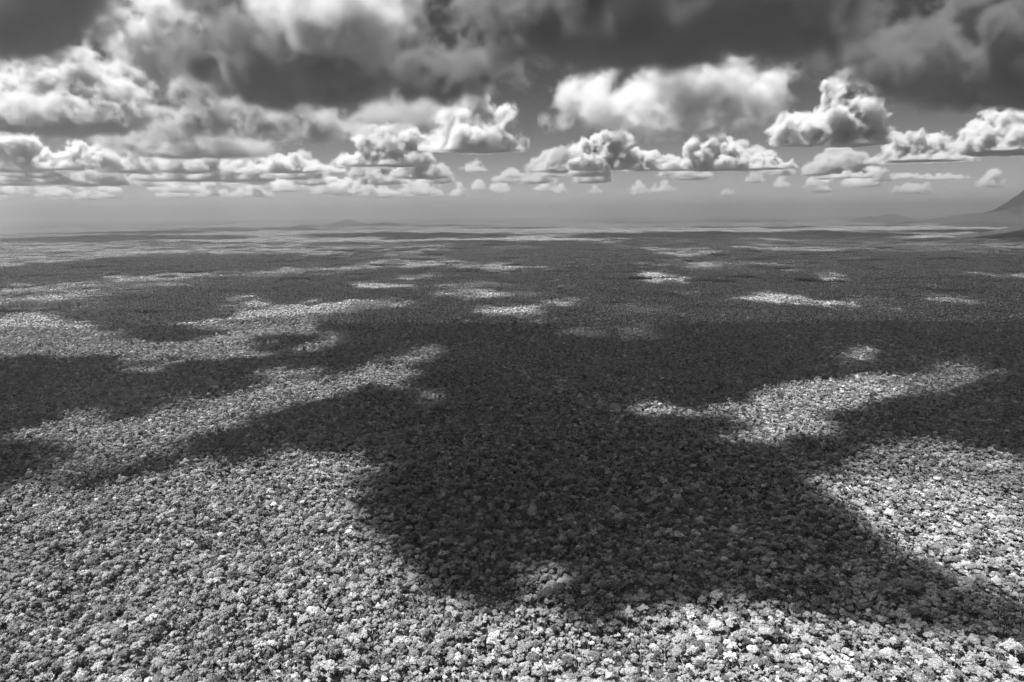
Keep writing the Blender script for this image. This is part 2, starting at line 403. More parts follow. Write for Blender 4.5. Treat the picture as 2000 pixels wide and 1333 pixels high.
    cloud('rounded cumulus at the right end of the horizon row', 30500,
          [(1500, 345, 46, 30), (1490, 314, 20, 16), (1460, 362, 40, 14), (1535, 358, 30, 16)], 376, 62, 14, 1.0, .35, seed=18, mat=M_HEAP, puffs=14)
    cloud('tiny puff floating left of the horizon row', 29500, [(1096, 308, 18, 17), (1088, 335, 16, 12), (1105, 350, 16, 10)], 372, 62, 12, 1.2, .6, seed=19, dens=.7)
    cloud('bright crested cumulus between the tower and the mountain', 26500,
          [(1790, 296, 48, 28), (1757, 285, 24, 22), (1840, 300, 30, 16), (1800, 322, 90, 20), (1765, 335, 60, 12)], 344, 48, 16, 1.1, .4, seed=20, mat=M_HEAP, puffs=14)
    cloud('heaped cumulus cut by the right edge above the mountain', 23000,
          [(1975, 240, 45, 22), (1930, 250, 28, 20), (1910, 285, 32, 26), (1965, 290, 55, 40), (1950, 322, 90, 25), (2040, 280, 70, 50), (2100, 320, 90, 25)], 344, 46, 18, 1.1, .45, depth=1.7, seed=21, mat=M_HEAP, puffs=14)
    cloud('low chain of small cumulus left of the mountain', 39000,
          [(1655, 352, 34, 11), (1625, 354, 24, 8), (1690, 346, 20, 9), (1600, 357, 16, 6)], 366, 80, 10, 1.1, .5, seed=22, mat=M_HEAP)
    cloud('thin bright sliver cloud over the mountain foot', 41000, [(1850, 356, 36, 11), (1800, 352, 22, 7), (1760, 350, 20, 9)], 366, 80, 10, 1.1, .5, seed=23, mat=M_HEAP)
clouds()

def cumulus_field(label, x0, x1, y0, y1, z0, z1, vox, vz, seed, count, rmin, rmax, bias, mat):
    """Many small heaped clouds on one common base, each a clump of puffs."""
    nx, ny, nz = int((x1 - x0) / vox), int((y1 - y0) / vox), int((z1 - z0) / vz)
    rg = np.random.default_rng(seed); lo = np.array([x0, y0, z0]); hi = np.array([x1, y1, z1])
    ax = [np.linspace(lo[i], hi[i], n, dtype=np.float32) for i, n in enumerate((nx, ny, nz))]
    F = np.full((nx, ny, nz), -3.0, np.float32); unit = 330.0
    made = 0
    while made < count:
        c = np.array([rg.uniform(x0, x1), rg.uniform(y0 + rmax, y1 - rmax)])
        if abs(c[0]) > c[1] * .80 + 3000 or rg.random() > .62 - bias * c[0] / (c[1] * .8): continue
        made += 1; r = rmin + (rmax - rmin) * rg.random() ** 2.2
        parts = [(np.array([c[0], c[1], z0 + 130 + r * .12]), np.array([r * rg.uniform(.8, 1.35), r * .9, r * .36]))]
        for _ in range(int(rg.uniform(9, 20))):
            a = rg.random() * 6.28; q = rg.random() ** .7; f = rg.uniform(.16, .5) * (1.15 - q * .6)
            parts.append((parts[0][0] + np.array([math.cos(a) * q * parts[0][1][0], math.sin(a) * q * r, r * rg.uniform(.1, 1.0) * (1 - q * .75)]), np.array([r * f] * 3)))
        for cc, rr_ in parts:
            sl = []
            for i in range(3):
                st = ax[i][1] - ax[i][0]; e = rr_[i] + unit
                sl.append(slice(max(0, int((cc[i] - e - lo[i]) / st)), max(0, min(F.shape[i], int((cc[i] + e - lo[i]) / st) + 2))))
            if any(q.stop <= q.start for q in sl): continue
            q = np.sqrt(((ax[0][sl[0]][:, None, None] - cc[0]) / rr_[0]) ** 2 + ((ax[1][sl[1]][None, :, None] - cc[1]) / rr_[1]) ** 2 + ((ax[2][sl[2]][None, None, :] - cc[2]) / rr_[2]) ** 2)
            F[tuple(sl)] = np.maximum(F[tuple(sl)], (1 - q) * min(rr_) / unit)
    n = fbm(F.shape, hi - lo, 700, 3, rg, .6, .65)
    den = np.clip((F + (n - .5) * 2.0) / .5, 0, 1) * smooth(ax[2], z0 + 60, z0 + 180)[None, None, :]
    den[F < -2] = 0; den[den < .01] = 0
    return volume_object('cloud_bank', (x0, y0, z0), (x1, y1, z1), den.astype(np.float32), mat, kind='stuff', label=label)

cumulus_field('rows of small heaped clouds shrinking towards the horizon', -42000, 42000, 30000, 52000, 2450, 4100, 150, 85, 51, 90, 500, 1700, .42, M_FARCLOUD)
cumulus_field('tiny far heaped clouds just over the horizon haze', -64000, 64000, 52000, 88000, 2450, 4300, 240, 110, 52, 70, 700, 1900, .35, M_VEIL)

# ---------------------------------------------------------------- the overcast deck above and behind the viewer, whose gaps light the forest
LIT = [  # weight, feather (px), outline on the canopy as photograph pixels
 (1.0, 14, [(-400, 1500), (-400, 985), (0, 985), (60, 968), (160, 958), (300, 950), (400, 920), (470, 918), (560, 908), (640, 898), (700, 905), (745, 925), (735, 960), (700, 985), (740, 1020), (790, 1060), (820, 1095), (850, 1130),
            (900, 1150), (960, 1150), (1020, 1180), (1040, 1160), (1050, 1120), (1090, 1112), (1135, 1122), (1140, 1160), (1110, 1185), (1160, 1210), (1250, 1222), (1330, 1205), (1400, 1190), (1450, 1160), (1530, 1140),
            (1620, 1150), (1700, 1180), (1800, 1215), (1900, 1235), (2000, 1245), (2400, 1260), (2400, 1500)]),
 (1.0, 10, [(40, 860), (90, 840), (200, 800), (240, 800), (250, 820), (330, 800), (350, 780), (420, 790), (520, 765), (520, 745), (570, 728), (640, 725), (700, 735), (790, 725), (770, 705), (860, 688), (872, 700), (820, 725), (780, 735),
            (850, 770), (835, 782), (780, 765), (700, 765), (620, 790), (600, 810), (540, 830), (500, 845), (430, 858), (330, 870), (280, 885), (200, 880), (130, 870)]),
 (.45, 14, [(60, 950), (150, 900), (300, 870), (420, 862), (380, 900), (250, 930), (120, 955)]),
 (1.0, 7, [(-60, 640), (20, 625), (100, 612), (150, 630), (230, 650), (330, 672), (400, 668), (430, 650), (520, 640), (560, 650), (540, 662), (480, 672), (545, 698), (530, 712), (430, 702), (360, 716), (300, 722), (150, 708), (60, 697), (-60, 700)]),
 (.9, 6, [(330, 640), (400, 618), (490, 602), (560, 596), (600, 590), (700, 592), (760, 585), (860, 583), (870, 590), (760, 605), (680, 620), (620, 620), (635, 640), (620, 655), (560, 655), (520, 640), (450, 640), (400, 650)]),
 (.8, 5, [(640, 668), (660, 661), (665, 668), (600, 684), (590, 680)]),
 (.8, 5, [(-60, 600), (0, 595), (60, 592), (180, 592), (250, 578), (380, 562), (330, 552), (200, 552), (60, 562), (-60, 572)]),
 (.9, 4, [(440, 585), (530, 573), (545, 580), (470, 590)]),
 (.95, 5, [(690, 562), (760, 552), (830, 560), (820, 568), (740, 573)]), (.7, 4, [(780, 545), (850, 533), (860, 540), (800, 550)]),
 (.95, 5, [(830, 578), (900, 570), (1040, 575), (1020, 582), (900, 586), (840, 586)]), (.9, 5, [(910, 610), (960, 598), (1030, 600), (1070, 612), (1050, 622), (940, 624)]),
 (.8, 4, [(860, 560), (960, 548), (990, 555), (900, 568)]), (.6, 4, [(1020, 600), (1060, 590), (1130, 590), (1110, 600)]),
 (.8, 4, [(1250, 542), (1290, 538), (1350, 548), (1340, 553), (1270, 549)]),
 (.9, 4, [(1430, 583), (1480, 572), (1540, 578), (1600, 585), (1660, 588), (1710, 594), (1640, 601), (1560, 593), (1480, 590)]),
 (.85, 5, [(1085, 658), (1110, 636), (1150, 642), (1200, 645), (1270, 640), (1290, 650), (1340, 660), (1280, 662), (1200, 656)]),
 (.5, 6, [(1200, 636), (1240, 626), (1290, 628), (1320, 650), (1260, 650)]),
 (.9, 8, [(1225, 795), (1270, 775), (1310, 772), (1350, 780), (1400, 800), (1460, 775), (1500, 760), (1560, 750), (1620, 745), (1680, 738), (1740, 742), (1700, 760), (1740, 775), (1680, 800), (1650, 820),
            (1640, 850), (1560, 870), (1500, 880), (1450, 880), (1420, 860), (1480, 835), (1430, 815), (1350, 822), (1290, 812), (1250, 808)]),
 (.45, 12, [(1700, 850), (1780, 860), (1900, 880), (2000, 900), (2300, 960), (2300, 1300), (1700, 1000), (1600, 920), (1640, 880)]),
 (.40, 12, [(1640, 740), (1760, 725), (1880, 720), (1990, 740), (1900, 755), (1740, 775)]), (.7, 5, [(1655, 697), (1700, 690), (1715, 700), (1680, 706)]),
 (.95, 9, [(1500, 935), (1560, 928), (1620, 925), (1700, 930), (1800, 925), (1900, 940), (2000, 975), (2300, 1040), (2300, 1200), (2050, 1130), (1900, 1095), (1800, 1080), (1720, 1062), (1690, 1040), (1655, 1010), (1600, 975), (1550, 955)]),
 (.12, 14, [(1690, 1060), (1760, 1090), (1900, 1120), (2300, 1170), (2300, 1290), (2000, 1250), (1850, 1215), (1700, 1170), (1640, 1140), (1660, 1100)]),
 (.5, 4, [(1510, 521), (1560, 519), (1570, 525), (1520, 527)]), (.6, 4, [(1600, 540), (1640, 537), (1660, 545), (1620, 549)]),
 (.3, 6, [(1420, 476), (1700, 470), (2300, 472), (2300, 490), (1900, 496), (1700, 488), (1500, 484)]),
 (.6, 5, [(1340, 521), (1410, 519), (1420, 524), (1370, 526)]), (.35, 6, [(1780, 560), (1850, 555), (1860, 570), (1800, 574)]),
 (.8, 8, [(-400, 530), (0, 522), (200, 512), (350, 505), (520, 500), (700, 497), (560, 488), (300, 485), (-400, 480)]),
 (.7, 5, [(200, 540), (400, 534), (620, 522), (760, 508), (900, 500), (820, 512), (640, 532), (400, 545), (220, 549)]),
 (.7, 5, [(640, 520), (800, 512), (960, 515), (1060, 522), (1000, 528), (850, 524), (700, 530)]),
 (.7, 4, [(1040, 520), (1100, 524), (1060, 530)]), (.6, 4, [(1050, 565), (1120, 555), (1140, 560), (1090, 570)]),
 (.8, 6, [(-400, 480), (500, 478), (900, 484), (700, 490), (-400, 495)]),
]
def inside(px, py, poly):
    """Signed distance in pixels to a polygon (positive inside)."""
    P = np.array(poly, float); Q = np.roll(P, -1, 0)
    best = np.full(px.shape, 1e9, np.float32); cross = np.zeros(px.shape, bool)
    for (ax, ay), (bx, by) in zip(P, Q):
        vx, vy = bx - ax, by - ay; L = vx * vx + vy * vy + 1e-9
        t = np.clip(((px - ax) * vx + (py - ay) * vy) / L, 0, 1)
        d = (px - ax - t * vx) ** 2 + ((py - ay - t * vy) * 1.8) ** 2
        best = np.minimum(best, d)
        if ay != by:
            c = ((ay > py) != (by > py)) & (px < (bx - ax) * (py - ay) / (by - ay) + ax)
            cross ^= c
    return np.sqrt(best) * np.where(cross, 1, -1)

def shade_at(gx, gy, rng, ext):
    """How much cloud stands between the sun and the canopy point (gx, gy): 0 clear ... 1 thick."""
    P = np.stack([gx, gy, np.full_like(gx, 21.0)], -1)
    px, py = to_pixel(P)
    D = np.maximum(gy, 100)
    sh = gx.shape + (1,)
    for feat, amp in ((260, 60), (90, 26)):
        nxx = fbm(sh, ext, feat, 2, rng)[..., 0] - .5; nyy = fbm(sh, ext, feat, 2, rng)[..., 0] - .5
        px = px + nxx * amp * 2 * FOCAL / D
        py = py + nyy * amp * 2 * FOCAL * CAM_Z / (D * D + CAM_Z ** 2)
    ragged = (fbm(sh, ext, 120, 4, rng, 0, .8)[..., 0] - .5) * np.clip(150 * FOCAL / D, 22, 110) * 1.5
    ragged = ragged * (.45 + 1.1 * fbm(sh, ext, 900, 2, rng)[..., 0])
    lit = np.zeros(px.shape, np.float32); soft = 1 + .9 * smooth(D, 1300, 3000)
    for w, fe, poly in LIT:
        lit = np.maximum(lit, w * smooth(inside(px, py, poly) + ragged - 1.2, -fe * soft, fe * .8 * soft))
    veil = fbm(sh, ext, 480, 4, rng, 0, .7)[..., 0]
    lit = lit * (1 - .22 * smooth(veil, .50, .66))
    dapple = fbm(sh, (ext[0], ext[1] * .7, 1), 230, 4, rng, 0, .75)[..., 0]
    lit = lit * (1 - .62 * smooth(dapple, .44, .60) * smooth(D, 1300, 2600))
    flecks = fbm(sh, (ext[0], ext[1] * .6, 1), 420, 4, rng, 0, .65)[..., 0]
    far = smooth(-py, -640, -560) * smooth(px, -200, 100)
    lit = np.maximum(lit, .45 * far * smooth(flecks, .60, .72))
    return 1 - lit

def deck(name, label, x0, x1, y0, y1, vox, zlo, zhi, nz, seed):
    """Cloud deck whose openings run along the sun's direction, so their edges stay as sharp as the sun allows."""
    mid = (zlo + zhi) / 2
    nx, ny = int((x1 - x0) / vox), int((y1 - y0) / vox)
    off = SUN_DIR[:2] / SUN_DIR[2]
    gx, gy = np.meshgrid(np.linspace(x0, x1, nx), np.linspace(y0, y1, ny), indexing='ij')       # ground coordinates
    rng = np.random.default_rng(seed)
    S = shade_at(gx, gy, rng, (x1 - x0, y1 - y0, 1))
    den = np.empty((nx, ny, nz), np.float32)
    lo = np.array([x0 + off[0] * mid, y0 + off[1] * mid, zlo]); hi = np.array([x1 + off[0] * mid, y1 + off[1] * mid, zhi])
    n = fbm((nx, ny, nz), hi - lo, 300, 3, rng, .6)
    for k in range(nz):
        zc = zlo + (zhi - zlo) * k / (nz - 1); s = (zc - mid) * off / vox
        ii = np.clip(np.arange(nx) - s[0], 0, nx - 1); jj = np.clip(np.arange(ny) - s[1], 0, ny - 1)
        den[:, :, k] = S[np.ix_(ii.round().astype(int), jj.round().astype(int))]
    T = den ** 3.4 * (.5 + n)
    T[T < .004] = 0
    return volume_object(name, tuple(lo), tuple(hi), T.astype(np.float32), M_DECK, kind='stuff', label=label)
M_DECK = cloud_material('overcast_deck', 0.018)
deck('cloud_deck', 'broken cloud deck high over the near forest', -2900, 3000, 300, 3450, 26, 3400, 3650, 6, 61)
deck('cloud_deck', 'broken cloud deck high over the farther forest', -8600, 8600, 3300, 10550, 46, 3450, 3750, 5, 62)

# ---------------------------------------------------------------- trees
def ico(sub):
    import bmesh
    bm = bmesh.new(); bmesh.ops.create_icosphere(bm, subdivisions=sub, radius=1)
    V = np.array([v.co[:] for v in bm.verts]); F = np.array([[v.index for v in f.verts] for f in bm.faces]); bm.free()
    return V, F
ICO = {1: ico(1), 2: ico(2)}

def mesh_from(name, V, F, mat, tone=None, smooth_faces=False):
    V = np.asarray(V, np.float32); F = np.asarray(F, np.int32); n = F.shape[1]
    me = bpy.data.meshes.new(name); me.vertices.add(len(V)); me.vertices.foreach_set('co', V.ravel())
    me.loops.add(F.size); me.loops.foreach_set('vertex_index', F.ravel())
    me.polygons.add(len(F)); me.polygons.foreach_set('loop_start', np.arange(0, F.size, n, dtype=np.int32))
    me.update()
    if smooth_faces: me.polygons.foreach_set('use_smooth', np.ones(len(F), bool))
    if tone is not None:
        a = me.attributes.new('tone', 'FLOAT', 'POINT'); a.data.foreach_set('value', np.asarray(tone, np.float32))
    me.materials.append(mat)
    return me

def crown_arrays(rg, lobes, flat, sub, leaves, leaf=.1, spread=1.0):
    """Unit-radius crown standing on z=0: a dome of lumpy leaf masses wrapped in leaf sprays."""
    Vs, Fs = [], []; nv = 0; IV, IF = ICO[sub]
    for i in range(lobes):
        g = i * 2.39996 + rg.normal() * .3
        rad = math.sqrt((i + .4) / lobes) * .80 * spread
        c = np.array([rad * math.cos(g), rad * math.sin(g) * .86, flat * math.sqrt(max(0, 1 - rad * rad)) + rg.normal() * .17 * flat + .05])
        s = rg.uniform(.15, .30) * (1.1 if rad < .4 else 1)
        V = IV * (s * np.array([1, 1, .88]))
        dirs = rg.normal(size=(5, 3)); ph = rg.random(5) * 6.28
        V = V * (1 + .22 * np.mean([np.sin(IV @ d * 3.2 + p) for d, p in zip(dirs, ph)], 0) * 2)[:, None]
        V = V * (1 + rg.normal(size=(len(V), 1)) * .07) + c
        Vs.append(V); Fs.append(IF + nv); nv += len(V)
        if leaves:
            k = leaves; th = rg.random(k) * 6.28; zz = rg.uniform(-.35, 1, k); rr_ = np.sqrt(1 - zz ** 2)
            n = np.stack([rr_ * np.cos(th), rr_ * np.sin(th), zz], -1)
            p = c + n * np.array([1, 1, .9]) * s * rg.uniform(.9, 1.35, (k, 1))
            a = np.cross(n + rg.normal(size=(k, 3)) * .7, rg.normal(size=(k, 3))); a /= np.linalg.norm(a, axis=1)[:, None]
            b = np.cross(n + rg.normal(size=(k, 3)) * .5, a); b /= np.linalg.norm(b, axis=1)[:, None]
            w = leaf * rg.uniform(.5, 1.15, (k, 1))
            T = np.stack([p + a * w, p - a * w * .6 + b * w * .8, p - a * w * .6 - b * w * .8], 1).reshape(-1, 3)
            Vs.append(T); Fs.append(np.arange(3 * k).reshape(-1, 3) + nv); nv += 3 * k
    return np.concatenate(Vs), np.concatenate(Fs)

def frond_arrays(rg, fronds=15, leaflets=9):
    """Palm crown: arching fronds of paired leaflets round one point. Unit radius."""
    T = []
    for i in range(fronds):
        a = i * 2.39996 + rg.normal() * .2; lift = rg.uniform(.1, .95); L = rg.uniform(.8, 1.05)
        d = np.array([math.cos(a), math.sin(a), 0]); side = np.array([-d[1], d[0], 0])
        pt = lambda t: d * L * t + np.array([0, 0, .35 + lift * t * .9 - (lift + .55) * t * t])
        for k in range(leaflets):
            t0, t1 = k / leaflets, (k + 1.3) / leaflets; w = .26 * math.sin(math.pi * (k + 1) / (leaflets + 1)) + .04
            for sg in (-1, 1):
                T.append([pt(t0), pt(t1), pt((t0 + t1) / 2) + side * sg * w - np.array([0, 0, w * .6])])
    T = np.array(T).reshape(-1, 3); return T, np.arange(len(T)).reshape(-1, 3)

def bare_arrays(rg, limbs=11):
    """Leaf-shedding crown: forking pale limbs with a few sprays left on them."""
    T = []
    def twig(p, q, r):
        ax_ = (q - p) / np.linalg.norm(q - p); a = np.cross(ax_, [0.3, .5, .8]); a /= np.linalg.norm(a); b = np.cross(ax_, a)
        c = [p + a * r, p - a * r * .5 + b * r * .87, p - a * r * .5 - b * r * .87]
        for i in range(3): T.append([c[i], c[(i + 1) % 3], q])
    for i in range(limbs):
        a = i * 2.39996; e = rg.uniform(.35, 1.2); q = np.array([math.cos(a) * math.cos(e), math.sin(a) * math.cos(e), math.sin(e)]) * rg.uniform(.6, .85)
        twig(np.zeros(3), q, .045)
        for _ in range(5):
            q2 = q * rg.uniform(.5, 1) ; twig(q2, q2 + rg.normal(size=3) * .2 + [0, 0, .14], .022)
        for _ in range(9):
            c = q + rg.normal(size=3) * .13; T.append([c + rg.normal(size=3) * .06 for _ in range(3)])
    T = np.array(T).reshape(-1, 3); return T, np.arange(len(T)).reshape(-1, 3)

rg = np.random.default_rng(11)
CROWNS = []           # (mesh, kind word)
SPEC = [('rounded', 32, .65, 1.0), ('rounded', 38, .75, 1.0), ('broad', 34, .34, 1.15), ('open', 17, .6, 1.35), ('narrow', 24, 1.5, .8), ('broad', 26, .45, 1.2),
        ('open', 14, .8, 1.4), ('domed', 42, .8, .9), ('ragged', 20, 1.0, 1.2), ('palm', 0, 0, 0), ('bare', 0, 0, 0)]
WEIGHT = np.array([.11, .10, .11, .12, .08, .12, .11, .08, .12, .025, .025])
MIDS = []
for kind, lobes, flat, spread in SPEC:
    if kind == 'palm': V, F = frond_arrays(rg); V2, F2 = V, F
    elif kind == 'bare': V, F = bare_arrays(rg); V2, F2 = V, F
    else:
        V, F = crown_arrays(rg, lobes, flat, 1 if kind in ('open', 'ragged') else 2, 130 if kind != 'ragged' else 190, .085, spread)
        V2, F2 = crown_arrays(rg, max(8, lobes // 2), flat, 1, 34, .12, spread)
        if kind == 'ragged':
            w = 1 + .35 * np.sin(V[:, 0] * 3 + V[:, 1] * 2)[:, None]; V = V * w
    CROWNS.append((mesh_from('crown', V, F, M_LEAF), kind)); MIDS.append(mesh_from('crown', V2, F2, M_LEAF))

def trunk_mesh(seed, height=1.0):
    """Tapered trunk with flared foot, bent a little, forking into limbs that reach into the crown. Unit height."""
    rg = np.random.default_rng(seed); Vs, Fs = [], []; nv = 0
    def tube(pts, rad, k=7):
        nonlocal nv
        V = []
        for p, r in zip(pts, rad):
            for j in range(k):
                a = j / k * 6.2832; V.append((p[0] + r * math.cos(a), p[1] + r * math.sin(a), p[2]))
        F = [(i * k + j, i * k + (j + 1) % k, (i + 1) * k + (j + 1) % k, (i + 1) * k + j) for i in range(len(pts) - 1) for j in range(k)]
        Vs.append(np.array(V)); Fs.append(np.array(F) + nv); nv += len(V)
    b = rg.normal(size=2) * .02
    pts = [np.array([b[0] * math.sin(t * 3), b[1] * math.sin(t * 2.2), t * .8]) for t in np.linspace(0, 1, 6)]
    tube(pts, [.034, .02, .017, .015, .013, .011], 8)
    for i in range(6):
        a = i * 1.05 + rg.normal() * .2; top = pts[-1]; r = rg.uniform(.12, .22)
        q = [top - [0, 0, .06 * (i % 2)], top + [r * .45 * math.cos(a), r * .45 * math.sin(a), .06], top + [r * math.cos(a), r * math.sin(a), .17]]
        tube(q, [.009, .006, .002], 5)
    return mesh_from('trunk', np.concatenate(Vs), np.concatenate(Fs), M_BARK, smooth_faces=True)
TRUNKS = [trunk_mesh(s) for s in range(4)]

# ---- where every tree stands: jittered grid, big crowns over small ones
rg = np.random.default_rng(23)
TS = 0.60                            # size of these trees against a grown lowland giant
NEAR_END, MID_END = 1000.0, 2500.0
def scatter(y0, y1, step):
    ys = np.arange(y0, y1, step); out = []
    for y in ys:
        half = y * .80 + 90
        xs = np.arange(-half, half, step); out.append(np.stack([xs, np.full(len(xs), y)], -1))
    P = np.concatenate(out); P += rg.uniform(-.55, .55, P.shape) * step
    return P
def stand(P):
    n = len(P)
    big = rg.random(n)
    R_ = np.where(big < .10, rg.uniform(6.4, 9.2, n), np.where(big < .55, rg.uniform(4.0, 6.2, n), rg.uniform(2.2, 3.8, n)))
    patch = np.sin(P[:, 0] * .011 + 1) * np.sin(P[:, 1] * .009 + P[:, 0] * .004)
    clump = .5 + .25 * (np.sin(P[:, 0] * .031 + np.sin(P[:, 1] * .023) * 2) + np.sin(P[:, 1] * .037 + np.sin(P[:, 0] * .019) * 2))
    R_ = R_ * TS * (.8 + .42 * clump) * np.where(rg.random(n) < .022, 1.55, 1)
    top = 17 + R_ * 1.2 + rg.normal(size=n) * 3.8 + patch * 1.5      # height of the crown's base plane
    return R_, top
Pn = scatter(430, MID_END, 6.7 * TS); Rn, Hn = stand(Pn)
dist = np.hypot(Pn[:, 0], Pn[:, 1])
gz = terrain(Pn[:, 0], Pn[:, 1])
pick = rg.choice(len(SPEC), len(Pn), p=WEIGHT / WEIGHT.sum()); rot = rg.random(len(Pn)) * 6.2832
zs = Rn * rg.uniform(.85, 1.25, len(Pn))

# ---- the largest-showing trees are objects of their own
px, py = to_pixel(np.stack([Pn[:, 0], Pn[:, 1], gz + Hn + Rn * .3], -1))
inframe = (px > 4) & (px < 1996) & (py < 1326) & (py > 900)
show = np.where(inframe, Rn / np.hypot(dist, CAM_Z - Hn), 0)
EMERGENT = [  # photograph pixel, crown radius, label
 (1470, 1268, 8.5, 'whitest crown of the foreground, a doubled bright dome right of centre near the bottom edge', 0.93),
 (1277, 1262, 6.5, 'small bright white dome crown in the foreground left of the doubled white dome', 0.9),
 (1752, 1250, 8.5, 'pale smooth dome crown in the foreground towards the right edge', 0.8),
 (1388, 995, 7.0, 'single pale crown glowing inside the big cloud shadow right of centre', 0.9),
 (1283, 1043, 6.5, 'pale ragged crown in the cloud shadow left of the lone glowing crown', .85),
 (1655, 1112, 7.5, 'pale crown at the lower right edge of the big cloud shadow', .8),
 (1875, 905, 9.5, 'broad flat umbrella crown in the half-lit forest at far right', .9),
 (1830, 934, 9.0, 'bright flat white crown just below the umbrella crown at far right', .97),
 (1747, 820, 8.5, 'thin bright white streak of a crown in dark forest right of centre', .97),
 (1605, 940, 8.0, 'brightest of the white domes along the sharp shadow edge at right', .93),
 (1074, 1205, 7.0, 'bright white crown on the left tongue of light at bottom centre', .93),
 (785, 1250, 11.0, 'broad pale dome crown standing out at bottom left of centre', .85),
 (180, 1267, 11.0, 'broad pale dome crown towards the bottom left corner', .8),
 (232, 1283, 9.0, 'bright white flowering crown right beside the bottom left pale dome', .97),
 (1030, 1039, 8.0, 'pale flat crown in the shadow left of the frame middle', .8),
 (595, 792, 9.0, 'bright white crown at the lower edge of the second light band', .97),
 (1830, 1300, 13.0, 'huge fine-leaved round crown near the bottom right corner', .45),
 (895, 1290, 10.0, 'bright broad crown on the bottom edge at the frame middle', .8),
]
def tone_rand(o): return None
used = set()
TREE_LABEL = {k: v + ' tree' for k, v in
              (('rounded', 'rounded-crowned'), ('broad', 'broad flat-crowned'), ('open', 'open gappy-crowned'), ('domed', 'high-domed dense-crowned'),
               ('narrow', 'tall narrow-crowned'), ('ragged', 'ragged uneven-crowned'), ('palm', 'star-crowned palm-like'), ('bare', 'nearly leafless pale-limbed'))}
TREE_NAME = {'rounded': 'rainforest_tree', 'broad': 'flat_crowned_tree', 'open': 'open_crowned_tree', 'domed': 'domed_tree', 'narrow': 'narrow_tree',
             'ragged': 'ragged_tree', 'palm': 'palm_tree', 'bare': 'bare_tree'}

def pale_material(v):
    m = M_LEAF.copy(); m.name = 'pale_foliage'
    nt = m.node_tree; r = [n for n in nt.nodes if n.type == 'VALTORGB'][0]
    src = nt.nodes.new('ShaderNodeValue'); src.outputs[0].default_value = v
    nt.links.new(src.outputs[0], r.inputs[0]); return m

def make_tree(name, label, x, y, z0, h, R_, zs_, a, pk, group=None, crown_mat=None):
    e = bpy.data.objects.new(name, None); e.location = (x, y, z0); e.rotation_euler = (0, 0, a); e.empty_display_size = 3
    link(e, label=label, category='tree')
    if group: e['group'] = group
    c = bpy.data.objects.new('crown', CROWNS[pk][0]); c.location = (0, 0, h); c.scale = (R_, R_, zs_); c.parent = e; COL.objects.link(c)
    if crown_mat:
        c.data = CROWNS[pk][0].copy(); c.data.materials[0] = crown_mat
    t = bpy.data.objects.new('trunk', TRUNKS[pk % 4]); H = (h + R_ * .35) / .97; t.scale = (H * 1.1, H * 1.1, H); t.parent = e; COL.objects.link(t)
    return e

def hit_canopy(px_, py_, zc):
    d = ray(px_, py_); return d * ((zc - CAM_Z) / d[2])
gap = np.sin(Pn[:, 0] * .083 + 2 * np.sin(Pn[:, 1] * .031)) * np.sin(Pn[:, 1] * .091 + 2 * np.sin(Pn[:, 0] * .027))
keep = (rg.random(len(Pn)) > .03) & ~((gap > .93) & (rg.random(len(Pn)) < .7))     # tree-fall gaps
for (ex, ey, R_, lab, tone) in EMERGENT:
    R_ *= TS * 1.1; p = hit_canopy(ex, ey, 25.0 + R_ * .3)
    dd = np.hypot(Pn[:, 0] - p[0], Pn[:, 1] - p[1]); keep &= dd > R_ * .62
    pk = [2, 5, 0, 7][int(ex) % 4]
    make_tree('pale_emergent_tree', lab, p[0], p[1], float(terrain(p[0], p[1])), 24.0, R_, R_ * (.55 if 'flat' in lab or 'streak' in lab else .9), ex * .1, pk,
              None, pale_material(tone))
show = np.where(keep, show, 0)
top = np.argsort(-show)[:280]
px_t, _ = to_pixel(np.stack([Pn[top, 0], Pn[top, 1], gz[top] + Hn[top]], -1))
PLACES = ['at the far left', 'on the left', 'left of centre', 'at the centre', 'right of centre', 'on the right', 'at the far right']
ORD = ['leftmost', 'second', 'third', 'fourth', 'fifth', 'sixth', 'seventh', 'eighth', 'ninth', 'tenth', 'eleventh', 'twelfth', 'thirteenth', 'fourteenth', 'fifteenth',
       'sixteenth', 'seventeenth', 'eighteenth', 'nineteenth', 'twentieth']
label_of = {}; cell_count = {}
for t_ in np.argsort(px_t):
    i = int(top[t_]); kd = SPEC[pick[i]][0]; size = 'large' if Rn[i] > 4.3 else 'smaller'; pl = PLACES[min(6, max(0, int(px_t[t_] / 2000 * 7)))]
    c_ = cell_count.get((kd, size, pl), 0); cell_count[(kd, size, pl)] = c_ + 1
    which = ORD[min(c_, 19)] + (' ' if c_ == 0 else ' from left, ')
    label_of[i] = f'{which}{size} {TREE_LABEL[kd]} {pl} along bottom edge'
for i in top:
    kd = SPEC[pick[i]][0]
    make_tree(TREE_NAME[kd], label_of[int(i)], Pn[i, 0], Pn[i, 1], gz[i], Hn[i], Rn[i], zs[i], rot[i], pick[i], kd + ' crowns of the nearest canopy')
keep[top] = False

# ---- all the rest: one object of instanced crowns
def hidden_collection(name, meshes):
    c = bpy.data.collections.new(name)
    for i, me in enumerate(meshes):
        o = bpy.data.objects.new(f'{name}_{i:02d}', me); c.objects.link(o)
    return c

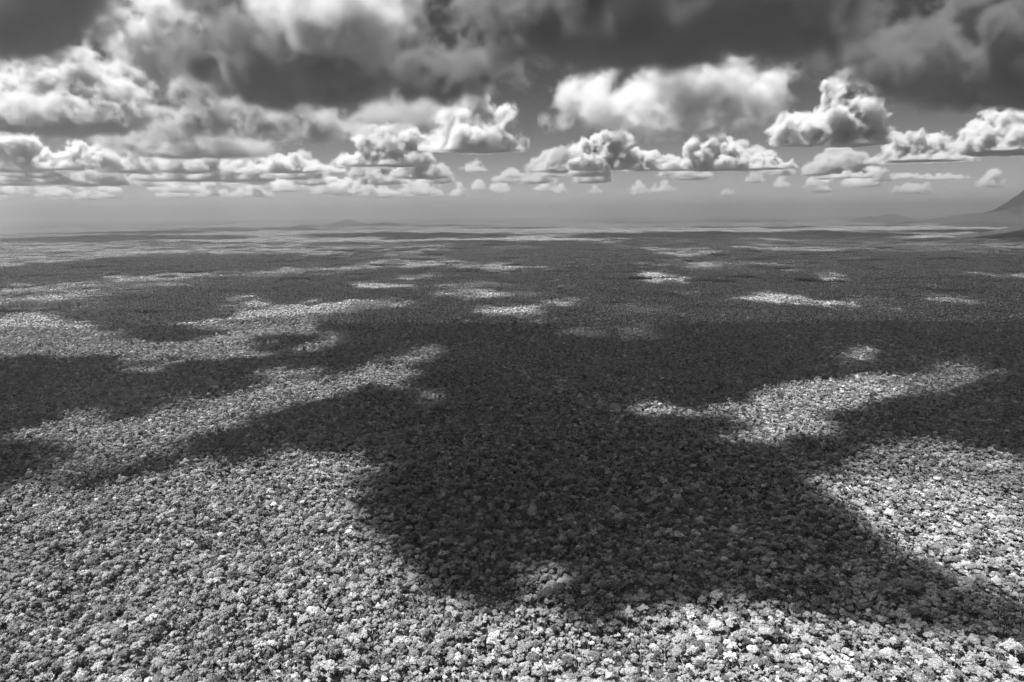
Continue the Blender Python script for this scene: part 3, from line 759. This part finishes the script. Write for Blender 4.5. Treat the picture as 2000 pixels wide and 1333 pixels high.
def scatter_object(name, label, P, scale, rotz, idx, coll):
    me = bpy.data.meshes.new(name); me.vertices.add(len(P)); me.vertices.foreach_set('co', P.astype(np.float32).ravel())
    for nm, typ, arr in (('scl', 'FLOAT_VECTOR', scale), ('rot', 'FLOAT', rotz), ('idx', 'INT', idx)):
        a = me.attributes.new(nm, typ, 'POINT')
        a.data.foreach_set('vector' if typ == 'FLOAT_VECTOR' else 'value', np.ascontiguousarray(arr, dtype=np.int32 if typ == 'INT' else np.float32).ravel())
    o = bpy.data.objects.new(name, me); link(o, kind='stuff', label=label)
    t = bpy.data.node_groups.new('plant', 'GeometryNodeTree')
    t.interface.new_socket('Geometry', in_out='INPUT', socket_type='NodeSocketGeometry')
    t.interface.new_socket('Geometry', in_out='OUTPUT', socket_type='NodeSocketGeometry')
    N = t.nodes.new; L = t.links.new; gi = N('NodeGroupInput'); go = N('NodeGroupOutput')
    def attr(nm, typ):
        a = N('GeometryNodeInputNamedAttribute'); a.data_type = typ; a.inputs[0].default_value = nm; return a.outputs[0]
    ci = N('GeometryNodeCollectionInfo'); ci.inputs[0].default_value = coll; ci.inputs['Separate Children'].default_value = True
    ip = N('GeometryNodeInstanceOnPoints'); ip.inputs['Pick Instance'].default_value = True
    cx = N('ShaderNodeCombineXYZ'); L(attr('rot', 'FLOAT'), cx.inputs[2])
    L(gi.outputs[0], ip.inputs['Points']); L(ci.outputs[0], ip.inputs['Instance']); L(attr('idx', 'INT'), ip.inputs['Instance Index'])
    L(cx.outputs[0], ip.inputs['Rotation']); L(attr('scl', 'FLOAT_VECTOR'), ip.inputs['Scale']); L(ip.outputs[0], go.inputs[0])
    o.modifiers.new('plant', 'NODES').node_group = t
    return o

near = keep & (dist < NEAR_END); mid = keep & (dist >= NEAR_END)
for sel, coll, nm, lab in ((near, hidden_collection('canopy_crown', [c[0] for c in CROWNS]), 'forest_canopy', 'unbroken rainforest canopy behind the nearest row of trees'),
                           (mid, hidden_collection('farther_crown', MIDS), 'farther_forest_canopy', 'rainforest canopy in the middle distance')):
    P = np.stack([Pn[sel, 0], Pn[sel, 1], gz[sel] + Hn[sel]], -1)
    scatter_object(nm, lab, P, np.stack([Rn[sel], Rn[sel], zs[sel]], -1), rot[sel], pick[sel], coll)

# trunks stand under the nearer canopy and show through its gaps
sel = near & (rg.random(len(Pn)) < .5) & (dist < 950)
tops = Hn[sel] + Rn[sel] * .4
scatter_object('forest_trunks', 'pale trunks standing under the near canopy', np.stack([Pn[sel, 0], Pn[sel, 1], gz[sel]], -1),
               np.stack([tops * 1.1, tops * 1.1, tops], -1), rot[sel], pick[sel] % 4, hidden_collection('standing_trunk', TRUNKS))

# ---- distant canopy in 240 m tiles
TILE = 160.0
tiles = []
for s in range(5):
    rg2 = np.random.default_rng(300 + s); step = 7.4 * TS; g = np.arange(step / 2, TILE, step)
    X, Y = np.meshgrid(g, g); P = np.stack([X.ravel(), Y.ravel()], -1) + rg2.uniform(-.5, .5, (X.size, 2)) * step - TILE / 2
    n = len(P); R_ = np.where(rg2.random(n) < .12, rg2.uniform(6, 8.5, n), rg2.uniform(3.0, 5.6, n)) * TS; H_ = 16 + R_ * 1.2 + rg2.normal(size=n) * 3.4
    IV, IF = ICO[1]; k = IV[:, 2] > -.5
    V = IV[None] * R_[:, None, None] * (1 + rg2.normal(size=(n, len(IV), 1)) * .30); V[..., 2] *= rg2.uniform(.6, 1.25, (n, 1))
    V = V + np.concatenate([P, H_[:, None]], 1)[:, None]
    F = IF[None] + (np.arange(n) * len(IV))[:, None, None]
    tiles.append(mesh_from('canopy_tile', V.reshape(-1, 3), F.reshape(-1, 3), M_FAR, np.repeat(rg2.random(n), len(IV))))
tp = []
y = MID_END + TILE / 2
while y < 18600:
    half = int((y * .80 + 400) // TILE)
    tp += [(k * TILE, y) for k in range(-half, half + 1) if math.hypot(k * TILE, y) < 21000]
    y += TILE
tp = np.array(tp)
rg = np.random.default_rng(9)
scatter_object('distant_forest_canopy', 'distant rainforest canopy fading to the haze', np.stack([tp[:, 0], tp[:, 1], terrain(tp[:, 0], tp[:, 1])], -1),
               np.ones((len(tp), 3)), rg.integers(0, 4, len(tp)) * math.pi / 2, rg.integers(0, 5, len(tp)), hidden_collection('canopy_tile', tiles))
